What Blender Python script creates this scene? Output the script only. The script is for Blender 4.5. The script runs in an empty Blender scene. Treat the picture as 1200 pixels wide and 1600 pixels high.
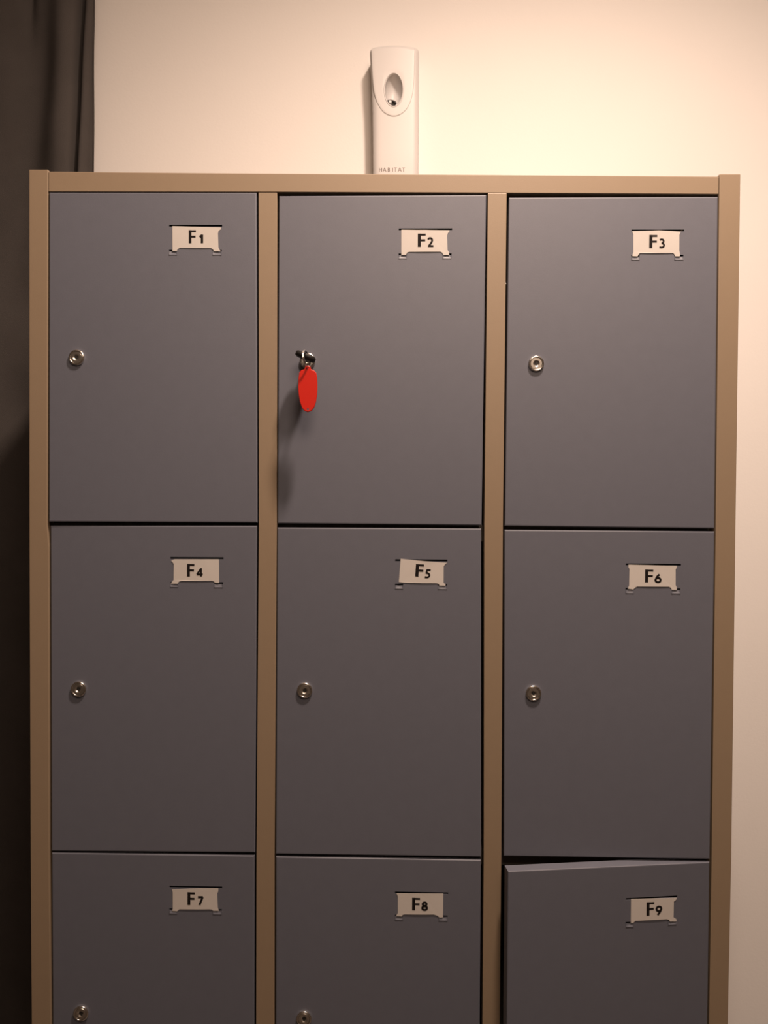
import bpy, bmesh, math
from mathutils import Vector, Matrix

S = bpy.context.scene
COL = S.collection
# ------------------------------------------------------------------ camera
cam_d = bpy.data.cameras.new('camera'); cam = bpy.data.objects.new('camera', cam_d); COL.objects.link(cam)
cam_d.sensor_fit = 'VERTICAL'; cam_d.sensor_height = 36.0; cam_d.lens = 1244.0 / 1600 * 36
cam_d.clip_start = 0.02
RT, UP, FW = Vector((0.999906, 0.01245, 0.005674)), Vector((-0.005894, 0.017718, 0.999826)), Vector((-0.012347, 0.999766, -0.017789))
m = Matrix.Identity(4)
for i in range(3):
    m[i][0], m[i][1], m[i][2] = RT[i], UP[i], -FW[i]
m[0][3], m[1][3], m[2][3] = 0.01683, -1.01474, 1.38919
cam.matrix_world = m
S.camera = cam
# ------------------------------------------------------------------ light and exposure
w = bpy.data.worlds.new('world'); S.world = w; w.use_nodes = True
w.node_tree.nodes['Background'].inputs[0].default_value = (0.9, 0.72, 0.55, 1)
w.node_tree.nodes['Background'].inputs[1].default_value = 0.016
sp = bpy.data.lights.new('ceiling_lamp_light', 'SPOT'); spo = bpy.data.objects.new('ceiling_lamp_light', sp); COL.objects.link(spo)
spo.location = (0.30, -0.45, 2.765)
sp.energy = 138; sp.color = (1.0, 0.755, 0.60); sp.spot_size = math.radians(160); sp.spot_blend = 1.0; sp.shadow_soft_size = 0.06
sp2 = bpy.data.lights.new('soft_fill_light', 'POINT'); spo2 = bpy.data.objects.new('soft_fill_light', sp2); COL.objects.link(spo2)  # added soft fill to lighten the shadows; no globe lamp hangs here
spo2.location = (0.25, -1.3, 2.4)
sp2.energy = 38; sp2.color = (1.0, 0.73, 0.55); sp2.shadow_soft_size = 0.3
S.view_settings.view_transform = 'Standard'; S.view_settings.look = 'None'
S.view_settings.exposure = 0.27; S.view_settings.gamma = 1.0; S.view_settings.use_curve_mapping = False

# ------------------------------------------------------------------ materials
def mat(name, col, rough=0.6, metal=0.0, bump=None, noise=None, spec=0.5, sub=0.0):
    mt = bpy.data.materials.new(name); mt.use_nodes = True
    nt = mt.node_tree; b = nt.nodes['Principled BSDF']
    b.inputs['Base Color'].default_value = (*col, 1); b.inputs['Roughness'].default_value = rough
    b.inputs['Metallic'].default_value = metal; b.inputs['Specular IOR Level'].default_value = spec
    tc = nt.nodes.new('ShaderNodeTexCoord')
    if noise:
        sc, amt = noise
        n = nt.nodes.new('ShaderNodeTexNoise'); n.inputs['Scale'].default_value = sc; n.inputs['Detail'].default_value = 4
        nt.links.new(tc.outputs['Object'], n.inputs['Vector'])
        r = nt.nodes.new('ShaderNodeMix'); r.data_type = 'RGBA'
        r.inputs[6].default_value = (*[c * (1 - amt) for c in col], 1); r.inputs[7].default_value = (*[min(1, c * (1 + amt)) for c in col], 1)
        nt.links.new(n.outputs['Fac'], r.inputs[0]); nt.links.new(r.outputs[2], b.inputs['Base Color'])
    if bump:
        sc, st, dist = bump
        n = nt.nodes.new('ShaderNodeTexNoise'); n.inputs['Scale'].default_value = sc; n.inputs['Detail'].default_value = 3
        nt.links.new(tc.outputs['Object'], n.inputs['Vector'])
        bp = nt.nodes.new('ShaderNodeBump'); bp.inputs['Strength'].default_value = st; bp.inputs['Distance'].default_value = dist
        nt.links.new(n.outputs['Fac'], bp.inputs['Height']); nt.links.new(bp.outputs['Normal'], b.inputs['Normal'])
    return mt
M = {
 'wall': mat('wall_paint', (0.79, 0.775, 0.765), 0.85, bump=(260, 0.25, 0.0006), noise=(3, 0.03)),
 'ceiling': mat('ceiling_paint', (0.62, 0.58, 0.53), 0.9),
 'darkwall': mat('dark_wall_paint', (0.13, 0.11, 0.095), 0.8, noise=(4, 0.1)),
 'floor': mat('floor_vinyl', (0.07, 0.055, 0.045), 0.5, noise=(8, 0.2)),
 'beige': mat('beige_enamel', (0.238, 0.180, 0.122), 0.5, bump=(900, 0.18, 0.0003), noise=(60, 0.03)),
 'blue': mat('grey_blue_enamel', (0.108, 0.116, 0.148), 0.52, bump=(900, 0.2, 0.0003), noise=(60, 0.05), spec=0.5),
 'inside': mat('cabinet_inside', (0.16, 0.15, 0.14), 0.7),
 'chrome': mat('chrome', (0.85, 0.83, 0.80), 0.17, 1.0),
 'nickel': mat('satin_nickel', (0.70, 0.67, 0.62), 0.32, 1.0),
 'black': mat('black_plastic', (0.008, 0.0075, 0.0075), 0.6, spec=0.3),
 'slot': mat('dark_keyway', (0.01, 0.009, 0.008), 0.7),
 'paper': mat('paper_card', (0.50, 0.48, 0.46), 0.8, noise=(45, 0.035)),
 'ink': mat('black_ink', (0.006, 0.004, 0.004), 0.8, spec=0.2),
 'red': mat('red_plastic', (0.50, 0.010, 0.002), 0.38, bump=(500, 0.15, 0.0003)),
 'white': mat('white_plastic', (0.56, 0.555, 0.56), 0.45),
 'greytext': mat('grey_print', (0.16, 0.13, 0.12), 0.6),
 'curtain': mat('dark_blue_cloth', (0.064, 0.058, 0.056), 0.95, bump=(700, 0.5, 0.0008), noise=(14, 0.18), spec=0.2),
}

# ------------------------------------------------------------------ mesh helpers
def obj(name, bm, m, parent=None, loc=(0, 0, 0), smooth=False, bevel=0.0, solid=0.0):
    me = bpy.data.meshes.new(name)
    bmesh.ops.recalc_face_normals(bm, faces=bm.faces[:]) if not solid else None
    bm.to_mesh(me); bm.free()
    for mm in (m if isinstance(m, (list, tuple)) else [m]): me.materials.append(M[mm])
    if smooth:
        for p in me.polygons: p.use_smooth = True
    o = bpy.data.objects.new(name, me); COL.objects.link(o)
    o.location = loc
    if parent: o.parent = parent
    if solid:
        md = o.modifiers.new('solid', 'SOLIDIFY'); md.thickness = solid; md.offset = -1
    if bevel:
        md = o.modifiers.new('bevel', 'BEVEL'); md.width = bevel; md.segments = 2; md.limit_method = 'ANGLE'; md.angle_limit = math.radians(40)
        md.harden_normals = False
    return o
def thing(name, label, cat, loc=(0, 0, 0), group=None):
    o = bpy.data.objects.new(name, None); COL.objects.link(o); o.location = loc
    return tag(o, label, cat, group)
def tag(o, label, cat, group=None):
    o['label'] = label; o['category'] = cat
    if group: o['group'] = group
    return o
def box(bm, x0, x1, y0, y1, z0, z1):
    v = [bm.verts.new(p) for p in ((x0, y0, z0), (x1, y0, z0), (x1, y1, z0), (x0, y1, z0), (x0, y0, z1), (x1, y0, z1), (x1, y1, z1), (x0, y1, z1))]
    for f in ((0, 1, 5, 4), (1, 2, 6, 5), (2, 3, 7, 6), (3, 0, 4, 7), (4, 5, 6, 7), (3, 2, 1, 0)): bm.faces.new([v[i] for i in f])
def column(bm, pts, y0, y1):
    """upright strip of sheet metal: pts = [(z, xleft, xright), ...] top to bottom, slightly bent as the photo shows"""
    rows = [[bm.verts.new((x, y, z)) for x, y in ((a, y0), (b, y0), (b, y1), (a, y1))] for z, a, b in pts]
    for r, s in zip(rows, rows[1:]):
        for i in range(4): bm.faces.new([r[i], r[(i + 1) % 4], s[(i + 1) % 4], s[i]])
    bm.faces.new(rows[0]); bm.faces.new(rows[-1][::-1])
def loft(bm, loops, cap0=True, cap1=True, closed=True):
    L = [[bm.verts.new(p) for p in lp] for lp in loops]
    n = len(L[0])
    for a, b in zip(L, L[1:]):
        for i in range(n if closed else n - 1): bm.faces.new([a[i], a[(i + 1) % n], b[(i + 1) % n], b[i]])
    if cap0: bm.faces.new(L[0][::-1])
    if cap1: bm.faces.new(L[-1])
    return L
def circle(r, y, n=40, cx=0, cz=0): return [(cx + r * math.cos(2 * math.pi * i / n), y, cz + r * math.sin(2 * math.pi * i / n)) for i in range(n)]
def tube(bm, pts, r, n=8, closed=False):
    P = [Vector(p) for p in pts]; N = len(P); rings = []
    nrm = None
    for i in range(N):
        if closed: t = (P[(i + 1) % N] - P[i - 1]).normalized()
        else: t = (P[min(i + 1, N - 1)] - P[max(i - 1, 0)]).normalized()
        if nrm is None: nrm = t.orthogonal().normalized()
        nrm = (nrm - t * nrm.dot(t)).normalized(); b = t.cross(nrm)
        rings.append([bm.verts.new(P[i] + r * (math.cos(a) * nrm + math.sin(a) * b)) for a in [2 * math.pi * k / n for k in range(n)]])
    for i in range(N if closed else N - 1):
        a, b = rings[i], rings[(i + 1) % N]
        for k in range(n): bm.faces.new([a[k], a[(k + 1) % n], b[(k + 1) % n], b[k]])
    if not closed: bm.faces.new(rings[0][::-1]); bm.faces.new(rings[-1])
def prism(bm, pts, y0, y1):
    """outline [(x, z)] extruded between depths y0 and y1 (y may be a function of x)"""
    f0 = y0 if callable(y0) else (lambda x: y0); f1 = y1 if callable(y1) else (lambda x: y1)
    a = [bm.verts.new((x, f0(x), z)) for x, z in pts]; b = [bm.verts.new((x, f1(x), z)) for x, z in pts]
    bm.faces.new(a); bm.faces.new(b[::-1])
    for i in range(len(pts)): bm.faces.new([a[i], b[i], b[(i + 1) % len(pts)], a[(i + 1) % len(pts)]])
def struct(name, m, *b, **kw):
    bm = bmesh.new(); box(bm, *b); o = obj(name, bm, m, **kw); o['kind'] = 'structure'; return o

# ------------------------------------------------------------------ the room
WY = 0.51
struct('wall_back', 'wall', -2.2, 2.2, WY, WY + 0.1, 0, 2.80)
struct('wall_left', 'darkwall', -2.3, -2.2, -2.6, WY + 0.1, 0, 2.80)
struct('wall_right', 'darkwall', 2.2, 2.3, -2.6, WY + 0.1, 0, 2.80)
struct('wall_front', 'darkwall', -2.3, 2.3, -2.7, -2.6, 0, 2.80)
struct('floor', 'floor', -2.3, 2.3, -2.7, WY + 0.1, -0.1, 0)
struct('ceiling', 'ceiling', -2.3, 2.3, -2.7, WY + 0.1, 2.80, 2.9)

# ------------------------------------------------------------------ the locker cabinet
cab = thing('locker_cabinet', 'tall beige metal locker cabinet with grey-blue doors marked F1 to F9', 'locker', (0, 0.25, 0))
OFF = Vector((0, -0.25, 0))
def part(name, bm, m, bevel=0.0007, **kw): return obj(name, bm, m, cab, OFF, bevel=bevel, **kw)
# corner posts and sides
bm = bmesh.new()
column(bm, [(1.8041, -0.4497, -0.4256), (1.352, -0.4505, -0.4273), (1.325, -0.4505, -0.4256), (0.9219, -0.4500, -0.4258), (0.709, -0.4490, -0.4240), (0.0, -0.450, -0.425)], 0.0, 0.022)
box(bm, -0.4495, -0.4480, 0.022, 0.499, 0.0, 1.8035)
part('side_panel', bm, 'beige')
bm = bmesh.new()
column(bm, [(1.7992, 0.4243, 0.4505), (1.3494, 0.4253, 0.4505), (0.932, 0.4257, 0.4508), (0.721, 0.4252, 0.4492), (0.0, 0.425, 0.450)], 0.0, 0.022)
box(bm, 0.4480, 0.4495, 0.022, 0.499, 0.0, 1.7985)
part('side_panel', bm, 'beige')
# top rail: its face is a little lower than the posts
bm = bmesh.new()
a = [(-0.4252, 1.8018), (-0.1604, 1.7997), (0.1434, 1.7985), (0.4236, 1.7964)]
b = [(0.4236, 1.7742), (0.145, 1.7754), (-0.145, 1.7764), (-0.4252, 1.7767)]
prism(bm, a + b, 0.0005, 0.020)
prism(bm, [(-0.4478, 1.8016), (0.4478, 1.7962), (0.4478, 1.7948), (-0.4478, 1.8002)], 0.0215, 0.499)
part('top_panel', bm, 'beige')
bm = bmesh.new(); column(bm, [(1.7757, -0.1574, -0.1337), (1.3538, -0.1558, -0.1328), (0.9252, -0.1576, -0.1344), (0.7127, -0.1574, -0.1338), (0.08, -0.157, -0.134)], 0.0003, 0.022)
part('mullion', bm, 'beige')
bm = bmesh.new(); column(bm, [(1.7752, 0.1332, 0.1572), (1.3556, 0.1320, 0.1559), (0.9285, 0.1347, 0.1574), (0.7167, 0.1347, 0.1571), (0.08, 0.134, 0.157)], 0.0003, 0.022)
part('mullion', bm, 'beige')
for x in (-0.1455, 0.1455):
    bm = bmesh.new(); box(bm, x - 0.0006, x + 0.0006, 0.0225, 0.497, 0.08, 1.792); part('divider', bm, 'inside', bevel=0)
bm = bmesh.new(); box(bm, -0.4478, 0.4478, 0.4975, 0.4988, 0.02, 1.794); part('back_panel', bm, 'inside', bevel=0)
for i, (x0, x1) in enumerate(((-0.4475, -0.1465), (-0.1445, 0.1445), (0.1465, 0.4475))):
    for z in (1.3535, 0.9295, 0.506, 0.083):
        bm = bmesh.new(); box(bm, x0, x1, 0.024, 0.4970, z - 0.0006, z + 0.0006); box(bm, x0 + 0.002, x1 - 0.002, 0.0225, 0.0238, z - 0.02, z + 0.0005)
        part('shelf', bm, 'inside', bevel=0)
bm = bmesh.new(); box(bm, -0.4245, 0.4245, 0.004, 0.020, 0.0, 0.0795); part('plinth', bm, 'beige')

# doors: quads TL, TR, BR, BL (x, z), slot (x0, x1, z just above the card), foot z, recess of the left edge, opening angle, lock
def lerp(a, b, t): return a + (b - a) * t
DOORS = {
 1: dict(q=((-0.4240, 1.7753), (-0.1596, 1.7753), (-0.1575, 1.3565), (-0.4251, 1.3559)), slot=(-0.2708, -0.2032, 1.7326), foot=1.7008, rec=(-.0004, -.0006), lock=(-0.3886, 1.5658)),
 2: dict(q=((-0.1315, 1.7721), (0.1314, 1.7728), (0.1287, 1.3548), (-0.1319, 1.3556)), slot=(0.0211, 0.0887, 1.7287), foot=1.6971, rec=(.0022, -.0003), lock=(-0.0940, 1.5630)),
 3: dict(q=((0.1601, 1.7704), (0.4230, 1.7710), (0.4240, 1.3525), (0.1584, 1.3541)), slot=(0.3150, 0.3810, 1.7278), foot=1.6960, rec=(.0020, .0004), lock=(0.1963, 1.5605)),
 4: dict(q=((-0.4241, 1.3510), (-0.1581, 1.3524), (-0.1592, 0.9318), (-0.4236, 0.9297)), slot=(-0.2691, -0.2006, 1.3094), foot=1.2776, rec=(.0022, -.0004), lock=(-0.3875, 1.1408)),
 5: dict(q=((-0.1321, 1.3503), (0.1283, 1.3507), (0.1316, 0.9293), (-0.1328, 0.9292)), slot=(0.0188, 0.0855, 1.3088), foot=1.2776, rec=(.0020, -.0002), lock=(-0.0961, 1.1417)),
 6: dict(q=((0.1580, 1.3492), (0.4239, 1.3488), (0.4232, 0.9297), (0.1605, 0.9301)), slot=(0.3122, 0.3820, 1.3057), foot=1.2743, rec=(.0010, -.0003), lock=(0.1965, 1.1409)),
 7: dict(q=((-0.4234, 0.9274), (-0.1600, 0.9278), (-0.1596, 0.5080), (-0.4215, 0.5070)), slot=(-0.2701, -0.2015, 0.8850), foot=0.8554, rec=(.0024, -.0004), lock=(-0.3850, 0.7187)),
 8: dict(q=((-0.1326, 0.9257), (0.1312, 0.9252), (0.1316, 0.5080), (-0.1317, 0.5070)), slot=(0.0213, 0.0895, 0.8810), foot=0.8509, rec=(.0020, -.0002), lock=(-0.0953, 0.7160)),
 9: dict(q=((0.1590, 0.9268), (0.4232, 0.9261), (0.4231, 0.5075), (0.1590, 0.5075)), slot=(0.3119, 0.3800, 0.8836), foot=0.8530, rec=(0, 0), lock=(0.1965, 0.7160), open=7.2),
 10: dict(q=((-0.4225, 0.5030), (-0.1600, 0.5035), (-0.1596, 0.0850), (-0.4225, 0.0850)), rec=(.001, 0), lock=(-0.3860, 0.2930)),
 11: dict(q=((-0.1318, 0.5030), (0.1310, 0.5030), (0.1312, 0.0850), (-0.1317, 0.0850)), rec=(.001, 0), lock=(-0.0953, 0.2930)),
 12: dict(q=((0.1590, 0.5030), (0.4231, 0.5030), (0.4231, 0.0850), (0.1590, 0.0850)), rec=(.001, 0), lock=(0.1965, 0.2930)),
}
HX = 0.4245
def door_y(d, x):
    xl, xr = d['q'][0][0], d['q'][1][0]
    return lerp(d['rec'][0], d['rec'][1], (x - xl) / (xr - xl))
def lock_meshes():
    bm = bmesh.new()
    prof = [(0.0098, 0.001), (0.0100, -0.0022), (0.0097, -0.0034), (0.0090, -0.0041), (0.0082, -0.0042), (0.0077, -0.0036), (0.0076, -0.0012), (0.0076, 0.001)]
    loft(bm, [circle(r, y, 48) for r, y in prof], False, False)
    r_me = bm
    bm = bmesh.new()
    prof = [(0.0073, 0.001), (0.0073, -0.0031), (0.0070, -0.0036), (0.0042, -0.0036), (0.0035, -0.0030), (0.0024, -0.0018)]
    L = loft(bm, [circle(r, y, 48) for r, y in prof], True, False)
    f = bm.faces.new(L[-1]); f.material_index = 1
    # keyway
    n0 = len(bm.faces); box(bm, -0.0009, 0.0009, -0.0026, -0.0010, -0.0042, 0.0034); bm.faces.ensure_lookup_table()
    for k in range(n0, len(bm.faces)): bm.faces[k].material_index = 1
    return r_me, bm
ring_bm, cyl_bm = lock_meshes()
ring_o = obj('lock_ring', ring_bm, 'chrome', None, smooth=True)
cyl_o = obj('lock_cylinder', cyl_bm, ['nickel', 'slot'], None)
first_lock = True
DOOR_OBJ = {}
def make_door(k, d):
    global first_lock
    q = d['q']; hx = q[1][0]
    if 'open' in d: hx = HX
    bm = bmesh.new()
    TL, TR, BR, BL = q
    xs0, xs1 = TL[0], TR[0]; zs0, zs1 = BL[1], TL[1]
    R = 0.0014
    def warp(x, z, y):
        u = (x - xs0) / (xs1 - xs0); v = (z - zs0) / (zs1 - zs0)
        # keep the interior where it is, fit only the outline to the slightly uneven quad
        X = lerp(lerp(BL[0], BR[0], u), lerp(TL[0], TR[0], u), v); Z = lerp(lerp(BL[1], TL[1], v), lerp(BR[1], TR[1], v), u)
        e = max(abs(2 * u - 1), abs(2 * v - 1)) ** 3
        return (lerp(x, X, e) - hx, y + door_y(d, x), lerp(z, Z, e))
    bx = [xs0 + R]; bz = [zs0 + R]; holes = []
    if 'slot' in d:
        s0, s1, zt = d['slot']; fz = d['foot']
        holes = [(s0, s1, zt - 0.0004, zt + 0.0019), (s0, s0 + 0.0105, fz - 0.0046, fz + 0.0020), (s1 - 0.0120, s1 - 0.0005, fz - 0.0046, fz + 0.0020)]
        for h in holes: bx += [h[0], h[1]]; bz += [h[2], h[3]]
    bx = sorted(set(bx + [xs1 - R])); bz = sorted(set(bz + [zs1 - R]))
    def refine(a):
        out = [a[0]]
        for p, r in zip(a, a[1:]):
            n = max(1, int((r - p) / 0.03)); out += [lerp(p, r, (i + 1) / n) for i in range(n)]
        return out
    bx, bz = refine(bx), refine(bz)
    G = {(i, j): bm.verts.new(warp(x, z, 0)) for i, x in enumerate(bx) for j, z in enumerate(bz)}
    for i in range(len(bx) - 1):
        for j in range(len(bz) - 1):
            cx, cz = (bx[i] + bx[i + 1]) / 2, (bz[j] + bz[j + 1]) / 2
            if any(h[0] < cx < h[1] and h[2] < cz < h[3] for h in holes): continue
            bm.faces.new([G[i, j], G[i + 1, j], G[i + 1, j + 1], G[i, j + 1]])
    # rim: rolled edge, 16 mm return and a short back flange
    nx, nz = len(bx) - 1, len(bz) - 1
    per = [(i, 0) for i in range(nx)] + [(nx, j) for j in range(nz)] + [(nx - i, nz) for i in range(nx)] + [(0, nz - j) for j in range(nz)]
    prev = [G[p] for p in per]
    for off, y in ((R * 0.5, R * 0.13), (R * 0.87, R * 0.5), (R, R), (R, 0.016), (R - 0.012, 0.0162)):
        cur = []
        for i, j in per:
            x, z = bx[i], bz[j]
            if i == 0: x -= off
            if i == nx: x += off
            if j == 0: z -= off
            if j == nz: z += off
            cur.append(bm.verts.new(warp(x, z, y)))
        for a in range(len(per)):
            b = (a + 1) % len(per); bm.faces.new([prev[a], prev[b], cur[b], cur[a]])
        prev = cur
    # pressed lips that hold the foot of the card and the ends of its top edge
    def lip(x0, x1, z_open, z_far, h):
        n, mm = 8, 4; rows = []
        for j in range(mm + 1):
            t = j / mm; rows.append([])
            for i in range(n + 1):
                u = i / n; s = math.sin(math.pi * u) ** 0.5 if 0 < u < 1 else 0
                yy = h * s * math.cos(t * math.pi / 2)
                rows[-1].append(bm.verts.new(warp(lerp(x0, x1, u), lerp(z_open, z_far, t), yy)))
        for j in range(mm):
            for i in range(n):
                v = [rows[j][i], rows[j][i + 1], rows[j + 1][i + 1], rows[j + 1][i]]
                bm.faces.new(v)
    if holes:
        for h in holes[1:]: lip(h[0], h[1], h[2] + 0.0046, h[2], 0.0015)
    bmesh.ops.recalc_face_normals(bm, faces=bm.faces[:])
    o = obj('locker_door', bm, 'blue', cab, OFF + Vector((hx, 0, 0)), solid=0.0006)
    for p in o.data.polygons: p.use_smooth = False
    if 'open' in d: o.rotation_euler = (0, 0, math.radians(d['open']))
    # lock: ring and cylinder
    lx, lz = d['lock']
    for src, nm in ((ring_o, 'lock_ring'), (cyl_o, 'lock_cylinder')):
        c = src if first_lock else src.copy()
        if not first_lock: COL.objects.link(c)
        c.parent = o; c.location = (lx - hx, door_y(d, lx) - 0.0003, lz); c.scale = (1.0, 0.62, 1.0)
        if nm == 'lock_cylinder': c.rotation_euler = (0, math.radians({1: -35, 4: -30, 5: 20, 6: -10, 7: -30, 2: 70}.get(k, 0)), 0)
    first_lock = False
    DOOR_OBJ[k] = o
    return o
for k, d in DOORS.items(): make_door(k, d)
DOOR_OBJ[9]['label'] = 'door marked F9, standing slightly open'

# ------------------------------------------------------------------ number cards in the door slots
def arc(cx, cz, rx, rz, a0, a1, n=10): return [(cx + rx * math.cos(math.radians(lerp(a0, a1, i / n))), cz + rz * math.sin(math.radians(lerp(a0, a1, i / n)))) for i in range(n + 1)]
# strokes in a unit box, and stroke width
GL = {
 '1': ([[(0.70, 1.0), (0.70, 0.0)], [(0.76, 0.93), (0.08, 0.70)]], 0.24),
 '2': ([arc(0.40, 0.70, 0.36, 0.23, 160, -5) + [(0.66, 0.48), (0.18, 0.07)], [(0.04, 0.07), (0.98, 0.07)]], 0.18),
 '3': ([[(0.14, 0.86)] + arc(0.42, 0.73, 0.33, 0.20, 110, -90), arc(0.42, 0.30, 0.40, 0.23, 90, -110) + [(0.08, 0.10)]], 0.17),
 '4': ([[(0.72, 0.0), (0.72, 0.96)], [(0.72, 0.90), (0.10, 0.26)], [(0.06, 0.24), (0.98, 0.24)]], 0.19),
 '5': ([[(0.96, 0.92), (0.36, 0.92), (0.26, 0.58)] + arc(0.36, 0.33, 0.44, 0.25, 85, -95), [(0.36, 0.08), (0.04, 0.10)]], 0.18),
 '6': ([arc(0.50, 0.32, 0.38, 0.24, 0, 360, 20), [(0.14, 0.36), (0.34, 0.68), (0.70, 0.96)]], 0.20),
 '7': ([[(0.02, 0.91), (0.94, 0.91)], [(0.88, 0.91), (0.30, 0.02)]], 0.21),
 '8': ([arc(0.50, 0.72, 0.30, 0.19, 0, 360, 18), arc(0.50, 0.28, 0.38, 0.20, 0, 360, 18)], 0.20),
 '9': ([arc(0.50, 0.68, 0.38, 0.24, 0, 360, 20), [(0.86, 0.64), (0.66, 0.32), (0.30, 0.04)]], 0.20),
 'F': ([[(0.20, 1.0), (0.20, 0.0)], [(0.10, 0.915), (1.0, 0.915)], [(0.10, 0.49), (0.95, 0.49)]], 0.0),
 'H': ([[(0.15, 0), (0.15, 1)], [(0.85, 0), (0.85, 1)], [(0.15, 0.5), (0.85, 0.5)]], 0.15),
 'A': ([[(0.0, 0), (0.5, 1)], [(0.5, 1), (1.0, 0)], [(0.2, 0.35), (0.8, 0.35)]], 0.15),
 'B': ([[(0.15, 0), (0.15, 1)], [(0.15, 0.97), (0.5, 0.97)] + arc(0.5, 0.76, 0.3, 0.21, 90, -90, 6) + [(0.15, 0.54)], [(0.5, 0.54)] + arc(0.5, 0.29, 0.36, 0.25, 90, -90, 6) + [(0.15, 0.03)]], 0.15),
 'I': ([[(0.5, 0), (0.5, 1)]], 0.15),
 'T': ([[(0.5, 0), (0.5, 1)], [(0.0, 0.95), (1.0, 0.95)]], 0.15),
}
def stroke(bm, pts, wd, yf, th):
    for a, b in zip(pts, pts[1:]):
        a, b = Vector(a), Vector(b); t = b - a
        if t.length < 1e-7: continue
        n = Vector((-t.y, t.x)).normalized() * wd / 2
        prism(bm, [tuple(a + n), tuple(b + n), tuple(b - n), tuple(a - n)], lambda x: yf(x) - th, yf)
    for p in pts[1:-1]:
        prism(bm, [(p[0] + wd / 2 * math.cos(i * math.pi / 4), p[1] + wd / 2 * math.sin(i * math.pi / 4)) for i in range(8)], lambda x: yf(x) - th, yf)
def glyph(bm, ch, x0, z1, x1, z0, yf, th=0.00008, slant=0.0):
    W, H = x1 - x0, z1 - z0; strokes, sw = GL[ch]
    for k, st in enumerate(strokes):
        pts = [(x0 + W * p[0] + slant * (z0 + H * p[1] - z0), z0 + H * p[1]) for p in st]
        if ch == 'F': wd = W * 0.39 if k == 0 else H * 0.155
        elif ch in '123456789': wd = H * sw * 1.15
        else: wd = H * sw
        stroke(bm, pts, wd, yf, th)
CARDS = {
1: [(-0.2665, 1.7326), (-0.2048, 1.7310), (-0.2049, 1.7286), (-0.2076, 1.7266), (-0.2084, 1.7235), (-0.2078, 1.7060), (-0.2069, 1.7034), (-0.2047, 1.7010), (-0.2133, 1.7008), (-0.2148, 1.7036), (-0.2175, 1.7050), (-0.2568, 1.7052), (-0.2594, 1.7037), (-0.2608, 1.7011), (-0.2663, 1.7014)],
2: [(0.0242, 1.7289), (0.0851, 1.7282), (0.0851, 1.7266), (0.0831, 1.7244), (0.0823, 1.7214), (0.0829, 1.7031), (0.0849, 1.7004), (0.0849, 1.6971), (0.0775, 1.6971), (0.0761, 1.7000), (0.0739, 1.7011), (0.0345, 1.7010), (0.0318, 1.7002), (0.0305, 1.6973), (0.0244, 1.6973)],
3: [(0.3158, 1.7276), (0.3351, 1.7280), (0.3491, 1.7286), (0.3766, 1.7270), (0.3759, 1.7249), (0.3749, 1.7228), (0.3750, 1.7031), (0.3762, 1.6989), (0.3759, 1.6961), (0.3699, 1.6961), (0.3685, 1.6992), (0.3663, 1.7003), (0.3270, 1.7002), (0.3244, 1.6991), (0.3228, 1.6960), (0.3162, 1.6963), (0.3174, 1.7016), (0.3171, 1.7234)],
4: [(-0.2681, 1.3071), (-0.2635, 1.3091), (-0.2066, 1.3095), (-0.2063, 1.2791), (-0.2114, 1.2793), (-0.2129, 1.2810), (-0.2154, 1.2817), (-0.2545, 1.2814), (-0.2577, 1.2805), (-0.2594, 1.2777), (-0.2683, 1.2778), (-0.2648, 1.2827), (-0.2645, 1.3027), (-0.2661, 1.3052)],
5: [(0.0259, 1.3115), (0.0533, 1.3091), (0.0850, 1.3068), (0.0824, 1.3046), (0.0808, 1.3024), (0.0808, 1.2811), (0.0835, 1.2794), (0.0830, 1.2774), (0.0755, 1.2777), (0.0746, 1.2798), (0.0720, 1.2807), (0.0313, 1.2810), (0.0238, 1.2818)],
6: [(0.3154, 1.3061), (0.3768, 1.3051), (0.3764, 1.3026), (0.3751, 1.3004), (0.3753, 1.2805), (0.3771, 1.2766), (0.3767, 1.2742), (0.3706, 1.2743), (0.3693, 1.2770), (0.3670, 1.2783), (0.3267, 1.2783), (0.3245, 1.2771), (0.3219, 1.2744), (0.3149, 1.2753), (0.3166, 1.2792), (0.3168, 1.3004), (0.3155, 1.3026)],
7: [(-0.2665, 0.8824), (-0.2272, 0.8851), (-0.2064, 0.8851), (-0.2066, 0.8808), (-0.2079, 0.8777), (-0.2070, 0.8597), (-0.2057, 0.8556), (-0.2128, 0.8555), (-0.2146, 0.8570), (-0.2173, 0.8575), (-0.2567, 0.8568), (-0.2599, 0.8541), (-0.2664, 0.8544), (-0.2655, 0.8571), (-0.2656, 0.8788)],
8: [(0.0231, 0.8809), (0.0832, 0.8813), (0.0829, 0.8506), (0.0785, 0.8505), (0.0758, 0.8528), (0.0713, 0.8542), (0.0340, 0.8538), (0.0313, 0.8531), (0.0300, 0.8510), (0.0228, 0.8515), (0.0251, 0.8553), (0.0249, 0.8768)],
9: [(0.3185, 0.8842), (0.3795, 0.8825), (0.3786, 0.8802), (0.3754, 0.8779), (0.3752, 0.8576), (0.3789, 0.8552), (0.3794, 0.8522), (0.3706, 0.8525), (0.3692, 0.8549), (0.3660, 0.8559), (0.3245, 0.8560), (0.3218, 0.8535), (0.3186, 0.8535)],
}
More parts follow.
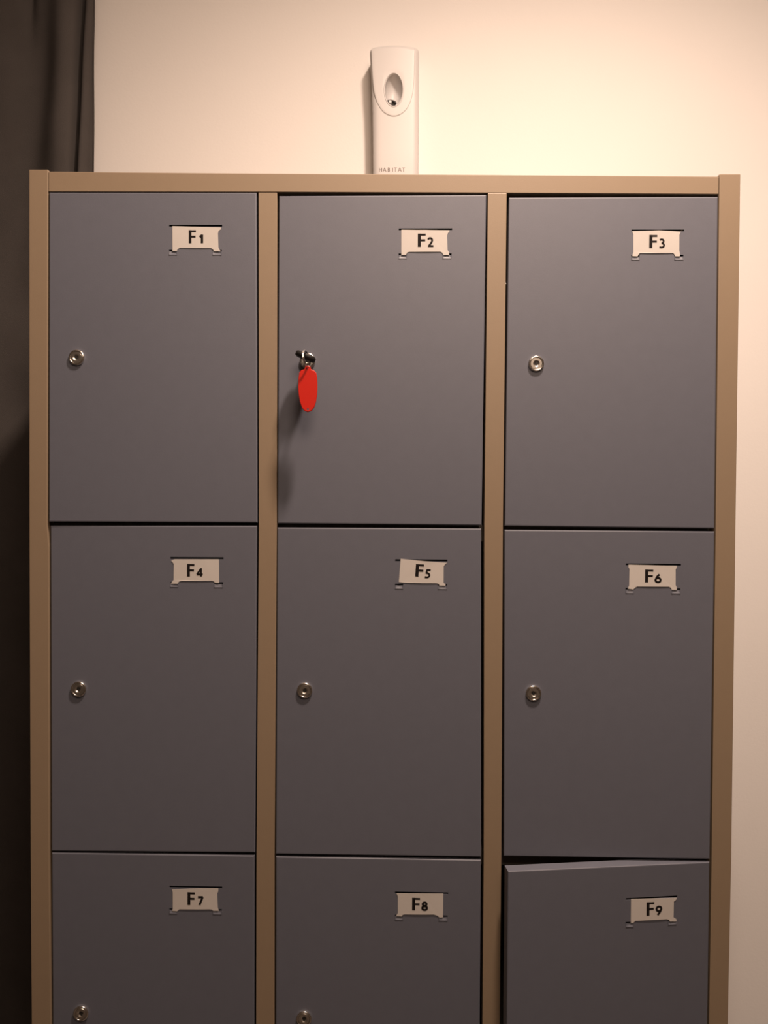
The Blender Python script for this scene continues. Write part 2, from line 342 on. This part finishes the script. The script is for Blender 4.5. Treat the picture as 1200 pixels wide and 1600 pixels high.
LET = {1: ((-0.2456, 1.7275, -0.2363, 1.7108), (-0.2319, 1.7219, -0.2272, 1.7109)),
2: ((0.0451, 1.7238, 0.0551, 1.7072), (0.0578, 1.7190, 0.0651, 1.7073)),
3: ((0.3371, 1.7228, 0.3472, 1.7065), (0.3493, 1.7181, 0.3572, 1.7062)),
4: ((-0.2474, 1.3034, -0.2379, 1.2872), (-0.2352, 1.2985, -0.2270, 1.2873)),
5: ((0.0449, 1.3047, 0.0554, 1.2888), (0.0569, 1.2987, 0.0645, 1.2875)),
6: ((0.3364, 1.3000, 0.3468, 1.2836), (0.3486, 1.2945, 0.3572, 1.2830)),
7: ((-0.2463, 0.8794, -0.2367, 0.8629), (-0.2328, 0.8743, -0.2258, 0.8629)),
8: ((0.0432, 0.8757, 0.0534, 0.8594), (0.0553, 0.8709, 0.0635, 0.8592)),
9: ((0.3389, 0.8791, 0.3491, 0.8617), (0.3512, 0.8736, 0.3596, 0.8616))}
NOTE = {1: 'top left door', 2: 'door with the red key tag', 3: 'top right door', 4: 'left door of the middle row', 5: 'middle door, sitting tilted',
        6: 'right door of the middle row', 7: 'lowest visible left door', 8: 'lowest visible centre door', 9: 'slightly open lower right door'}
for k in range(1, 10):
    d = DOORS[k]; pts = CARDS[k]
    cx = sum(p[0] for p in pts) / len(pts); zb = min(p[1] for p in pts)
    x0, x1 = min(p[0] for p in pts), max(p[0] for p in pts)
    y_of = lambda x, d=d, x0=x0, x1=x1: door_y(d, x) - 0.0005 - 0.0004 * math.sin(math.pi * min(1, max(0, (x - x0) / (x1 - x0))))
    t = thing('number_card', 'white paper card printed F%d in the slots of the %s' % (k, NOTE[k]), 'card', group='number cards on the locker doors')
    bm = bmesh.new()
    # subdivide the outline so that the card can bow a little
    P = []
    for a, b in zip(pts, pts[1:] + pts[:1]):
        n = max(1, int(abs(b[0] - a[0]) / 0.006)); P += [(lerp(a[0], b[0], i / n), lerp(a[1], b[1], i / n)) for i in range(n)]
    prism(bm, P, y_of, lambda x: y_of(x) + 0.00025)
    cb = obj('card', bm, 'paper', t)
    bm = bmesh.new(); F, N = LET[k]
    sl = {5: -0.0}.get(k, 0)
    glyph(bm, 'F', F[0], F[1], F[2], F[3], y_of); glyph(bm, str(k), N[0], N[1], N[2], N[3], y_of)
    if k == 5: bmesh.ops.rotate(bm, verts=bm.verts[:], cent=(0.0545, 0, 1.296), matrix=Matrix.Rotation(math.radians(3), 3, 'Y'))
    lt = obj('lettering', bm, 'ink', t)
    # origin at the foot of the card, standing in the plane of its door
    if 'open' in d:
        a = math.radians(d['open']); hinge = Vector((HX, 0, 0)); Rm = Matrix.Rotation(a, 3, 'Z')
        base = hinge + Rm @ (Vector((cx, 0, zb)) - hinge); t.location = base; t.rotation_euler = (0, 0, a)
    else: t.location = (cx, 0, zb)
    for ch in (cb, lt): ch.location = (-cx, 0, -zb)

# ------------------------------------------------------------------ key with its red tag in the F2 lock
kx, kz = DOORS[2]['lock']; ky = door_y(DOORS[2], kx)
key = thing('key', 'small key with black head turned in the lock of the F2 door', 'key', (kx, ky - 0.0035, kz))
bm = bmesh.new(); box(bm, -0.0035, 0.0035, -0.013, 0.0008, -0.0009, 0.0009); kb = obj('blade', bm, 'nickel', key, bevel=0.0003)
bm = bmesh.new()
def head_outline(n=40, a=0.0130, b=0.0105, p=2.6):
    o = []
    for i in range(n):
        t = 2 * math.pi * i / n; c, s = math.cos(t), math.sin(t)
        o.append((a * abs(c) ** (2 / p) * (1 if c > 0 else -1), b * abs(s) ** (2 / p) * (1 if s > 0 else -1)))
    return o
out = head_outline(); hole = [(0.0022 * math.cos(2 * math.pi * i / 40), -0.0055 + 0.0022 * math.sin(2 * math.pi * i / 40)) for i in range(40)]
HC = -0.0215
def ringp(o, z, s=1.0): return [(x * s, HC + y * s, z) for x, y in o]
def holep(z, g=0.0): return [(x * (1 + g), HC - 0.0055 + (y + 0.0055) * (1 + g), z) for x, y in hole]
L = [[bm.verts.new(p) for p in lp] for lp in (holep(0.0034), ringp(out, 0.0034, 0.86), ringp(out, 0.0022), ringp(out, -0.0022), ringp(out, -0.0034, 0.86), holep(-0.0034))]
L.append(L[0])
for a, b in zip(L, L[1:]):
    for i in range(40): bm.faces.new([a[i], a[(i + 1) % 40], b[(i + 1) % 40], b[i]])
kh = obj('head', bm, 'black', key, smooth=True)
tilt = math.radians(22)
for o in (kb, kh): o.rotation_euler = (0, tilt, 0)
kh.location = (0, 0, 0.0012)
# tag on its split ring
hc = Vector((kx, ky - 0.0035 + HC - 0.0055, kz + 0.0012))     # hole of the key head
tagt = thing('key_tag', 'oval red plastic key tag hanging from the key in the F2 door', 'key tag', (-0.0893, hc.y - 0.0085, 0.4937 + 1.0))
bm = bmesh.new()
rc = Vector((-0.0915, hc.y - 0.0080, 1.5588)); rot = Matrix.Rotation(math.radians(-11), 3, 'Y') @ Matrix.Rotation(math.radians(-14), 3, 'Z')
for rr, dx in ((0.0107, -0.0006), (0.0107, 0.0006)):
    tube(bm, [rc + rot @ Vector((dx, rr * math.cos(2 * math.pi * i / 40), rr * math.sin(2 * math.pi * i / 40))) - tagt.location for i in range(40)], 0.0007, 8, True)
obj('split_ring', bm, 'chrome', tagt, smooth=True)
bm = bmesh.new()
TO = [(-0.0895, 1.5508), (-0.0872, 1.5500), (-0.0860, 1.5478), (-0.0856, 1.5460), (-0.0822, 1.5450), (-0.0793, 1.5420), (-0.0780, 1.5350), (-0.0776, 1.5240), (-0.0780, 1.5150), (-0.0794, 1.5060), (-0.0815, 1.4995), (-0.0850, 1.4950), (-0.0895, 1.4935),
      (-0.0935, 1.4950), (-0.0965, 1.4990), (-0.0990, 1.5060), (-0.1006, 1.5150), (-0.1013, 1.5240), (-0.1011, 1.5350), (-0.1000, 1.5420), (-0.0975, 1.5450), (-0.0938, 1.5460), (-0.0932, 1.5478), (-0.0918, 1.5500)]
TO = [(x, z) for x, z in TO]
ox, oz = tagt.location.x, tagt.location.z
def offs(pts, cx, cz, s): return [((x - cx) * s + cx - ox, (z - cz) * s + cz - oz) for x, z in pts]
ccx, ccz = -0.0895, 1.522
n = len(TO)
def inhole(cx, cz, r, y): return [bm.verts.new((cx - ox + r * math.cos(2 * math.pi * i / 16), y, cz - oz + r * math.sin(2 * math.pi * i / 16))) for i in range(16)]
def face_with_holes(y, s):
    o = [bm.verts.new((x, y, z)) for x, z in offs(TO, ccx, ccz, s)]
    h1, h2 = inhole(-0.0893, 1.4972, 0.0014, y), inhole(-0.0895, 1.5482, 0.0013, y)
    es = []
    for lp in (o, h1, h2):
        for i in range(len(lp)):
            es.append(bm.edges.new((lp[i], lp[(i + 1) % len(lp)])))
    bmesh.ops.triangle_fill(bm, use_beauty=True, use_dissolve=False, edges=es)
    return o, h1, h2
A = face_with_holes(-0.0012, 0.97); B = face_with_holes(0.0012, 0.97)
mid0 = [bm.verts.new((x, -0.0006, z)) for x, z in offs(TO, ccx, ccz, 1)]; mid1 = [bm.verts.new((x, 0.0006, z)) for x, z in offs(TO, ccx, ccz, 1)]
for a, b in ((A[0], mid0), (mid0, mid1), (mid1, B[0]), (A[1], B[1]), (A[2], B[2])):
    for i in range(len(a)): bm.faces.new([a[i], a[(i + 1) % len(a)], b[(i + 1) % len(a)], b[i]])
obj('tag_plate', bm, 'red', tagt)
# ------------------------------------------------------------------ air freshener dispenser on the wall
disp = thing('air_freshener_dispenser', 'white plastic air freshener dispenser on the wall above the locker cabinet', 'dispenser', (0.0165, WY, 1.9675))
disp.scale = (1.0096, 0.79, 1.0096)
DL = Vector((-0.0165, -WY, -1.962))
YF = 0.441
LV = [(2.2075, -0.0325), (2.1512, -0.0288), (2.0823, -0.0261), (1.9787, -0.0246), (1.962, -0.0244)]
def xl(z):
    for (z1, a), (z0, b) in zip(LV, LV[1:]):
        if z >= z0: return lerp(b, a, (z - z0) / (z1 - z0))
    return LV[-1][1]
XR = 0.0583
def yfront(x, z): return YF + 0.0035 * ((x - 0.013) / 0.045) ** 2
def body_loop(z, ins=0.0):
    a, b = xl(z) + ins, XR - ins; y0 = YF + ins; r = 0.011; pts = [(a, WY - 0.0005), (a, WY - 0.02), (a, y0 + r + 0.004)]
    for i in range(1, 7):
        t = math.pi / 2 * i / 6; pts.append((a + r - r * math.cos(t), y0 + r - r * math.sin(t) + 0.0035 * max(0, ((a + r - r * math.cos(t) - 0.013) / 0.045)) ** 2))
    for i in range(1, 10):
        x = lerp(a + r, b - r, i / 10); pts.append((x, y0))
    for i in range(0, 6):
        t = math.pi / 2 * (1 - i / 6); pts.append((b - r + r * math.cos(t), y0 + r - r * math.sin(t)))
    pts += [(b, y0 + r + 0.004), (b, WY - 0.02), (b, WY - 0.0005)]
    out = []
    for x, y in pts:
        if a + r - 1e-6 <= x <= b - r + 1e-6 or y < y0 + r: y = max(y, y0) + 0.0022 * ((x - 0.013) / 0.045) ** 2
        k = max(0, (z - 2.05) / 0.155); zz = z + k * 0.0045 * (1 - ((x - 0.013) / 0.045) ** 2)
        out.append((x, y, zz))
    return out
bm = bmesh.new()
zs = [1.962, 1.966, 1.98, 2.02, 2.06, 2.09, 2.12, 2.15, 2.18, 2.195, 2.2015, 2.2040, 2.2050]
ins = [0.004, 0.001, 0, 0, 0, 0, 0, 0, 0, 0, 0.0004, 0.0016, 0.0040]
loft(bm, [[(Vector(p) + DL) for p in body_loop(z, i)] for z, i in zip(zs, ins)])
body = obj('casing', bm, 'white', disp)
def cutter(fn):
    b = bmesh.new(); fn(b); bmesh.ops.recalc_face_normals(b, faces=b.faces[:]); me = bpy.data.meshes.new('tmp'); b.to_mesh(me); b.free()
    me.materials.append(M['white'])
    o = bpy.data.objects.new('tmp', me); COL.objects.link(o); o.parent = disp; return o
def carve(o, cs):
    for c in cs:
        md = o.modifiers.new('b', 'BOOLEAN'); md.operation = 'DIFFERENCE'; md.object = c; md.solver = 'EXACT'
    bpy.context.view_layer.update()
    me = bpy.data.meshes.new_from_object(o.evaluated_get(bpy.context.evaluated_depsgraph_get()))
    o.modifiers.clear(); o.data = me
EC = Vector((0.0120, YF, 2.1280)); EA, EB = 0.0165, 0.0305
def ell(b):
    bmesh.ops.create_uvsphere(b, u_segments=48, v_segments=32, radius=1.0)
    for v in b.verts: v.co = Vector((v.co.x * 0.0160, v.co.y * 0.032, v.co.z * 0.0285)) + EC + Vector((0, -0.004, 0)) + DL
def ncyl(b): loft(b, [[Vector(p) + Vector((0.0088, 0, 2.1125)) + DL for p in circle(0.0086, y, 32)] for y in (YF - 0.01, YF + 0.035)])
def eprism(b): loft(b, [[(EC.x + 0.0160 * math.cos(t) + DL.x, y + DL.y, EC.z + 0.0288 * math.sin(t) + DL.z) for t in [2 * math.pi * i / 64 for i in range(64)]] for y in (YF - 0.01, YF + 0.012)])
cs = [cutter(ell), cutter(ncyl)]
carve(body, cs)
for c in cs: bpy.data.objects.remove(c)
for p in body.data.polygons: p.use_smooth = True
body.modifiers.new('es', 'EDGE_SPLIT').split_angle = math.radians(28)
# shield-shaped front cover with the oval opening: a thin raised plate
UO = [(-0.0292, 2.2020), (-0.0278, 2.1714), (-0.0251, 2.1371), (-0.0215, 2.1165), (-0.0145, 2.0993), (-0.0040, 2.0867), (0.0112, 2.0808), (0.0262, 2.0850), (0.0380, 2.0970), (0.0450, 2.1142), (0.0488, 2.1371), (0.0500, 2.1714), (0.0505, 2.2020), (0.0310, 2.2052), (0.0100, 2.2063), (-0.0110, 2.2052)]
def catmull(P, n, corners):
    out = []; N = len(P)
    for i in range(N):
        p0, p1, p2, p3 = P[i - 1], P[i], P[(i + 1) % N], P[(i + 2) % N]
        if i in corners: p0 = p1
        if (i + 1) % N in corners: p3 = p2
        for k in range(n):
            t = k / n
            out.append(tuple(0.5 * (2 * b + (c - a) * t + (2 * a - 5 * b + 4 * c - d) * t * t + (3 * b - a - 3 * c + d) * t ** 3) for a, b, c, d in zip(p0, p1, p2, p3)))
    return out
UC = catmull(UO, 6, (0, 12))
def fy(x): return YF + 0.0022 * ((x - 0.013) / 0.045) ** 2
bm = bmesh.new()
loops = []
def at_t(x, z, u, y): # between the oval (u=0) and the outline (u=1)
    a = math.atan2((z - EC.z) / 0.0288, (x - EC.x) / 0.0160)
    ex, ez = EC.x + 0.0160 * math.cos(a), EC.z + 0.0288 * math.sin(a)
    X, Z = lerp(ex, x, u), lerp(ez, z, u); return (X + DL.x, fy(X) + y + DL.y, Z + DL.z)
for u, y in ((0, 0.0004), (0, -0.0010), (0.05, -0.0015), (0.25, -0.0015), (0.5, -0.0015), (0.75, -0.0015), (0.93, -0.0015), (0.985, -0.0012), (1.0, -0.0004), (1.0, 0.0004)):
    loops.append([at_t(x, z, u, y) for x, z in UC])
loft(bm, loops, False, False)
obj('front_cover', bm, 'white', disp, smooth=True)
bm = bmesh.new()
tube(bm, [(EC.x + 0.0172 * math.cos(t) - 0.0165, fy(EC.x + 0.0172 * math.cos(t)) - 0.0016 - WY, EC.z + 0.0303 * math.sin(t) - 1.962) for t in [2 * math.pi * i / 72 for i in range(72)]], 0.0010, 8, True)
obj('opening_rim', bm, 'white', disp, smooth=True)
bm = bmesh.new()
loft(bm, [[Vector(p) + Vector((0.0088, 0, 2.1125)) + DL for p in circle(0.0084, y, 32)] for y in (YF + 0.0335, YF + 0.0348)])
obj('nozzle_well', bm, 'slot', disp)
bm = bmesh.new(); box(bm, 0.0032 - 0.0165, 0.0082 - 0.0165, YF + 0.018 - WY, YF + 0.032 - WY, 2.1125 - 1.962, 2.1172 - 1.962)
obj('nozzle', bm, 'white', disp, bevel=0.0008)
bm = bmesh.new()
xx = -0.0139
for ch, x0, x1 in (('H', -0.0139, -0.0078), ('A', -0.0064, -0.0008), ('B', 0.0020, 0.0060), ('I', 0.0095, 0.0125), ('T', 0.0135, 0.0188), ('A', 0.0208, 0.0270), ('T', 0.0282, 0.0335)):
    glyph(bm, ch, x0 - 0.0165, 1.9885 - 1.962, x1 - 0.0165, 1.9808 - 1.962, lambda x: YF + 0.0022 * ((x + 0.0035) / 0.045) ** 2 - WY - 0.0001, 0.0001)
obj('lettering', bm, 'greytext', disp)
bm = bmesh.new(); box(bm, XR - 0.001 - 0.0165, XR + 0.0005 - 0.0165, 0.470 - WY, 0.475 - WY, 2.0415 - 1.962, 2.0550 - 1.962)
obj('side_catch', bm, 'greytext', disp)

# ------------------------------------------------------------------ curtain on the left, hanging from a rail under the ceiling
def g(t, s): return math.exp(-(t / s) ** 2)
def curtain_y(x, z):
    h = 2.15 - z                                   # distance below mid-picture height of the curtain
    y = 0.452
    c1 = -0.556 - 0.012 * min(1.2, max(-0.5, (2.3083 - z) / 0.32))         # sharp crease by the hem
    y += 0.028 * g(x - c1, 0.0055)
    if x > c1: y -= 0.006 * math.sin(min(1, (x - c1) / 0.020) * math.pi)
    c2 = c1 - 0.030 - 0.006 * math.sin(z * 3)                              # rounded fold catching light
    y -= 0.020 * g(x - c2, 0.024 + 0.012 * max(0, min(1, (2.35 - z) / 0.4)))
    c3 = -0.590 - 0.20 * max(-0.6, (2.24 - z)) * 0.9                        # slanting drag line
    wgt = g(z - 2.1, 0.35)
    y += 0.006 * wgt * math.tanh((c3 - x) / 0.022)
    c4 = -0.660 + 0.02 * (2.3 - z)
    y += 0.016 * g(x - c4, 0.012) * g(z - 2.33, 0.07)
    y += 0.014 * math.sin((x + 0.7) * 26 + 0.6 * math.sin(z * 2.3)) * (1 if x < -0.72 else max(0, min(1, (-0.60 - x) / 0.12)) * 0.5)
    y += 0.0025 * math.sin(x * 41 + z * 17) * math.sin(z * 11 - x * 9)
    return min(y, 0.497)
cur = thing('curtain', 'dark blue-grey cloth curtain hanging in folds beside the locker cabinet', 'curtain', (-1.0, 0.46, 0.02))
bm = bmesh.new(); xs = [-0.5346 - 0.0022 * i for i in range(100)]; xs += [xs[-1] - 0.011 * (i + 1) for i in range(70)]
zs = [0.02 + 2.745 * j / 190 for j in range(191)]
G = [[bm.verts.new((x + 1.0, curtain_y(x, z) - 0.46, z - 0.02)) for x in xs] for z in zs]
for a, b in zip(G, G[1:]):
    for i in range(len(xs) - 1): bm.faces.new([a[i], a[i + 1], b[i + 1], b[i]])
cl = obj('cloth', bm, 'curtain', cur, smooth=True, solid=0.0012)
bm = bmesh.new(); tube(bm, [(-0.5358 + 1.0, curtain_y(-0.5358, z) - 0.4608, z - 0.02) for z in zs[::2]], 0.0014, 6)
obj('hem', bm, 'curtain', cur, smooth=True)
bm = bmesh.new(); box(bm, -1.55, -0.50, 0.435, 0.475, 2.77, 2.80)
tag(obj('curtain_rail', bm, 'white', bevel=0.002), 'white curtain rail under the ceiling carrying the dark curtain', 'curtain rail')
# ceiling lamp housing that carries the light
lamp = thing('ceiling_lamp', 'round white ceiling lamp in front of the locker cabinet', 'lamp', (0.30, -0.45, 2.80))
bm = bmesh.new(); loft(bm, [circle(0.055, 0, 48), circle(0.055, 0.006, 48), circle(0.045, 0.008, 48)], False, False)
for v in bm.verts: v.co = Vector((v.co.x, v.co.z, -v.co.y))
obj('lamp_rim', bm, 'white', lamp, smooth=True)
